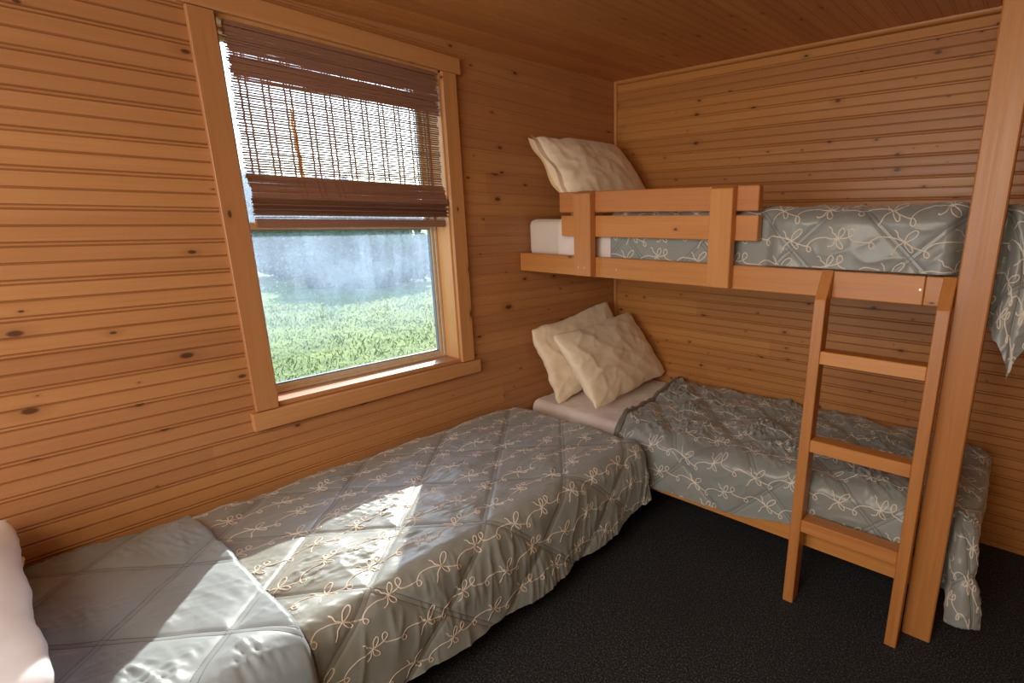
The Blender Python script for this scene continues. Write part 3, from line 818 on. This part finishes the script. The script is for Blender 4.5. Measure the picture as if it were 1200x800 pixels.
def leaf_mat(name, col):
    N = NT(name); tc = N.n('ShaderNodeTexCoord').outputs['Object']
    n = N.noise(tc, 3., 3.)
    c = N.mix(N.mapr(n, .3, .7), c3([x*.7 for x in col]), c3([x*1.3 for x in col]))
    d = N.n('ShaderNodeBsdfDiffuse', i_Color=c); t = N.n('ShaderNodeBsdfTranslucent', i_Color=c)
    mx = N.n('ShaderNodeMixShader', i_0=.4, i_1=d.outputs[0], i_2=t.outputs[0])
    N.t.links.new(mx.outputs[0], N.out.inputs[0]); return N.m
M['leaf'] = leaf_mat('leaf_green', (.06, .11, .035)); M['leaf2'] = leaf_mat('leaf_dark', (.035, .065, .03))
M['bark'] = plain('bark', (.10, .07, .05), .9)
def foliage(name, c, rx, ry, rz, n, size, mat, parent=None, seed=0):
    rs = np.random.RandomState(seed)
    d = rs.normal(size=(n, 3)); d /= np.linalg.norm(d, axis=1, keepdims=True); rad = rs.uniform(.55, 1, n)**.5
    lump = 1+.25*np.sin(d[:, 0]*5+seed)*np.sin(d[:, 1]*6)*np.cos(d[:, 2]*4)
    p = np.array(c)+d*np.array((rx, ry, rz))*(rad*lump)[:, None]
    a = rs.normal(size=(n, 3)); a /= np.linalg.norm(a, axis=1, keepdims=True); b = np.cross(a, rs.normal(size=(n, 3))); b /= np.linalg.norm(b, axis=1, keepdims=True)
    s = size*rs.uniform(.6, 1.3, (n, 1))
    V = np.stack([p-a*s, p+b*s*.5, p+a*s, p-b*s*.5], 1).reshape(-1, 3)
    return link(name, np_mesh(name, V, np.arange(n*4).reshape(-1, 4)), mat, parent)
def tree(name, x, y, h, rx, rz, label, seed, mat, size=.16, n=3500, trunk=.16):
    t = empty(name, (x, y, -.45), label, 'tree')
    foliage('crown', (x, y, -.45+h), rx, rx, rz, n, size, mat, t, seed)
    bm = bmesh.new(); r = bmesh.ops.create_cone(bm, segments=10, radius1=trunk, radius2=trunk*.6, depth=h, cap_ends=True, matrix=Matrix.Translation((x, y, -.45+h/2)))
    from_bm('trunk', bm, M['bark'], t)
    return t
def shrub(name, x, y, rx, ry, rz, label, seed, mat, n=5000, size=.14):
    o = foliage(name, (x, y, -.45+rz*.8), rx, ry, rz, n, size, mat, None, seed); tag(o, label, 'shrub'); return o
shrub('hedge', -30, 9.5, 3.0, 7.0, 2.2, 'long dark hedge far across the lawn outside the window', 2, M['leaf2'], 6000, .35)
tree('tree', -24, 21.5, 4.2, 2.2, 1.8, 'leafy tree far outside, at the right of the window view', 6, M['leaf'], .20, 3000)
shrub('shrub', -13.6, 5.4, 1.7, 2.0, .95, 'low wide shrub on the lawn near the middle of the window view', 18, M['leaf2'], 4500, .13)
shrub('shrub', -17.5, 5.2, 1.9, 1.9, 1.25, 'dark rounded shrub on the lawn at the left of the window view', 8, M['leaf2'], 4500, .14)

# ------------------------------------------------------------------ light
sd = Vector((.77, -.637, -.525)).normalized()
sun = bpy.data.lights.new('sun', 'SUN'); sun.energy = 8.2; sun.color = (1., .93, .82); sun.angle = math.radians(.6)
so = bpy.data.objects.new('sun', sun); COL.objects.link(so); so.rotation_euler = sd.to_track_quat('-Z', 'Y').to_euler(); so.location = (-8, 7, 6)
W = bpy.data.worlds.new('sky'); S.world = W; W.use_nodes = True
nt = W.node_tree; nt.nodes.clear()
sk = nt.nodes.new('ShaderNodeTexSky'); sk.sky_type = 'NISHITA'; sk.sun_disc = False
sk.sun_elevation = math.radians(27.7); sk.sun_rotation = math.atan2(-sd.x, -sd.y)
sk.air_density = 1.2; sk.dust_density = 2.0; sk.ozone_density = 1.5
bg = nt.nodes.new('ShaderNodeBackground'); bg.inputs[1].default_value = .38
ou = nt.nodes.new('ShaderNodeOutputWorld')
tint = nt.nodes.new('ShaderNodeMix'); tint.data_type = 'RGBA'; tint.blend_type = 'MULTIPLY'; tint.inputs[0].default_value = 1.; tint.inputs[7].default_value = (.72, .95, 1.32, 1)
nt.links.new(sk.outputs[0], tint.inputs[6]); nt.links.new(tint.outputs[2], bg.inputs[0]); nt.links.new(bg.outputs[0], ou.inputs[0])

def area(name, loc, target, sx, sy, power, col):
    l = bpy.data.lights.new(name, 'AREA'); l.shape = 'RECTANGLE'; l.size = sx; l.size_y = sy; l.energy = power; l.color = col
    o = bpy.data.objects.new(name, l); COL.objects.link(o); o.location = loc
    o.rotation_euler = (Vector(target)-Vector(loc)).to_track_quat('-Z', 'Y').to_euler(); return o
area('warm_fill', (1.9, -3.3, 1.98), (1.5, -2.2, .2), .9, .9, 31, (1., .84, .60))  # warm fill light added out of view behind the camera
area('rear_fill', (1.2, -4.22, 1.35), (1.0, -1., .95), 1.3, 1.1, 35, (1., .98, .97))  # soft fill added to brighten the room; no window is built here

# ------------------------------------------------------------------ camera
cam = bpy.data.cameras.new('camera'); co = bpy.data.objects.new('camera', cam); COL.objects.link(co)
f, ppx, ppy = 611.626, 730.508, 413.814
cam.sensor_fit = 'HORIZONTAL'; cam.sensor_width = 36.; cam.lens = f*36/1200
cam.shift_x = (600-ppx)/1200; cam.shift_y = (ppy-400)/1200
cam.clip_start = .02; cam.clip_end = 500
r_ = Vector((0.79498123, 0.60661191, 0.00517907)); u_ = Vector((-0.15234973, 0.19138009, 0.96962014)); w_ = Vector((-0.58719196, 0.77161885, -0.24456074))
mt = Matrix((r_, u_, -w_)).transposed().to_4x4(); mt.translation = (2.1077, -2.6802, 1.4216)
co.matrix_world = mt
S.camera = co
S.view_settings.view_transform = 'Standard'; S.view_settings.look = 'None'
S.view_settings.exposure = 0.; S.view_settings.gamma = 1.
S.cycles.max_bounces = 10; S.cycles.diffuse_bounces = 5; S.cycles.transparent_max_bounces = 24
S.cycles.sample_clamp_indirect = 6.
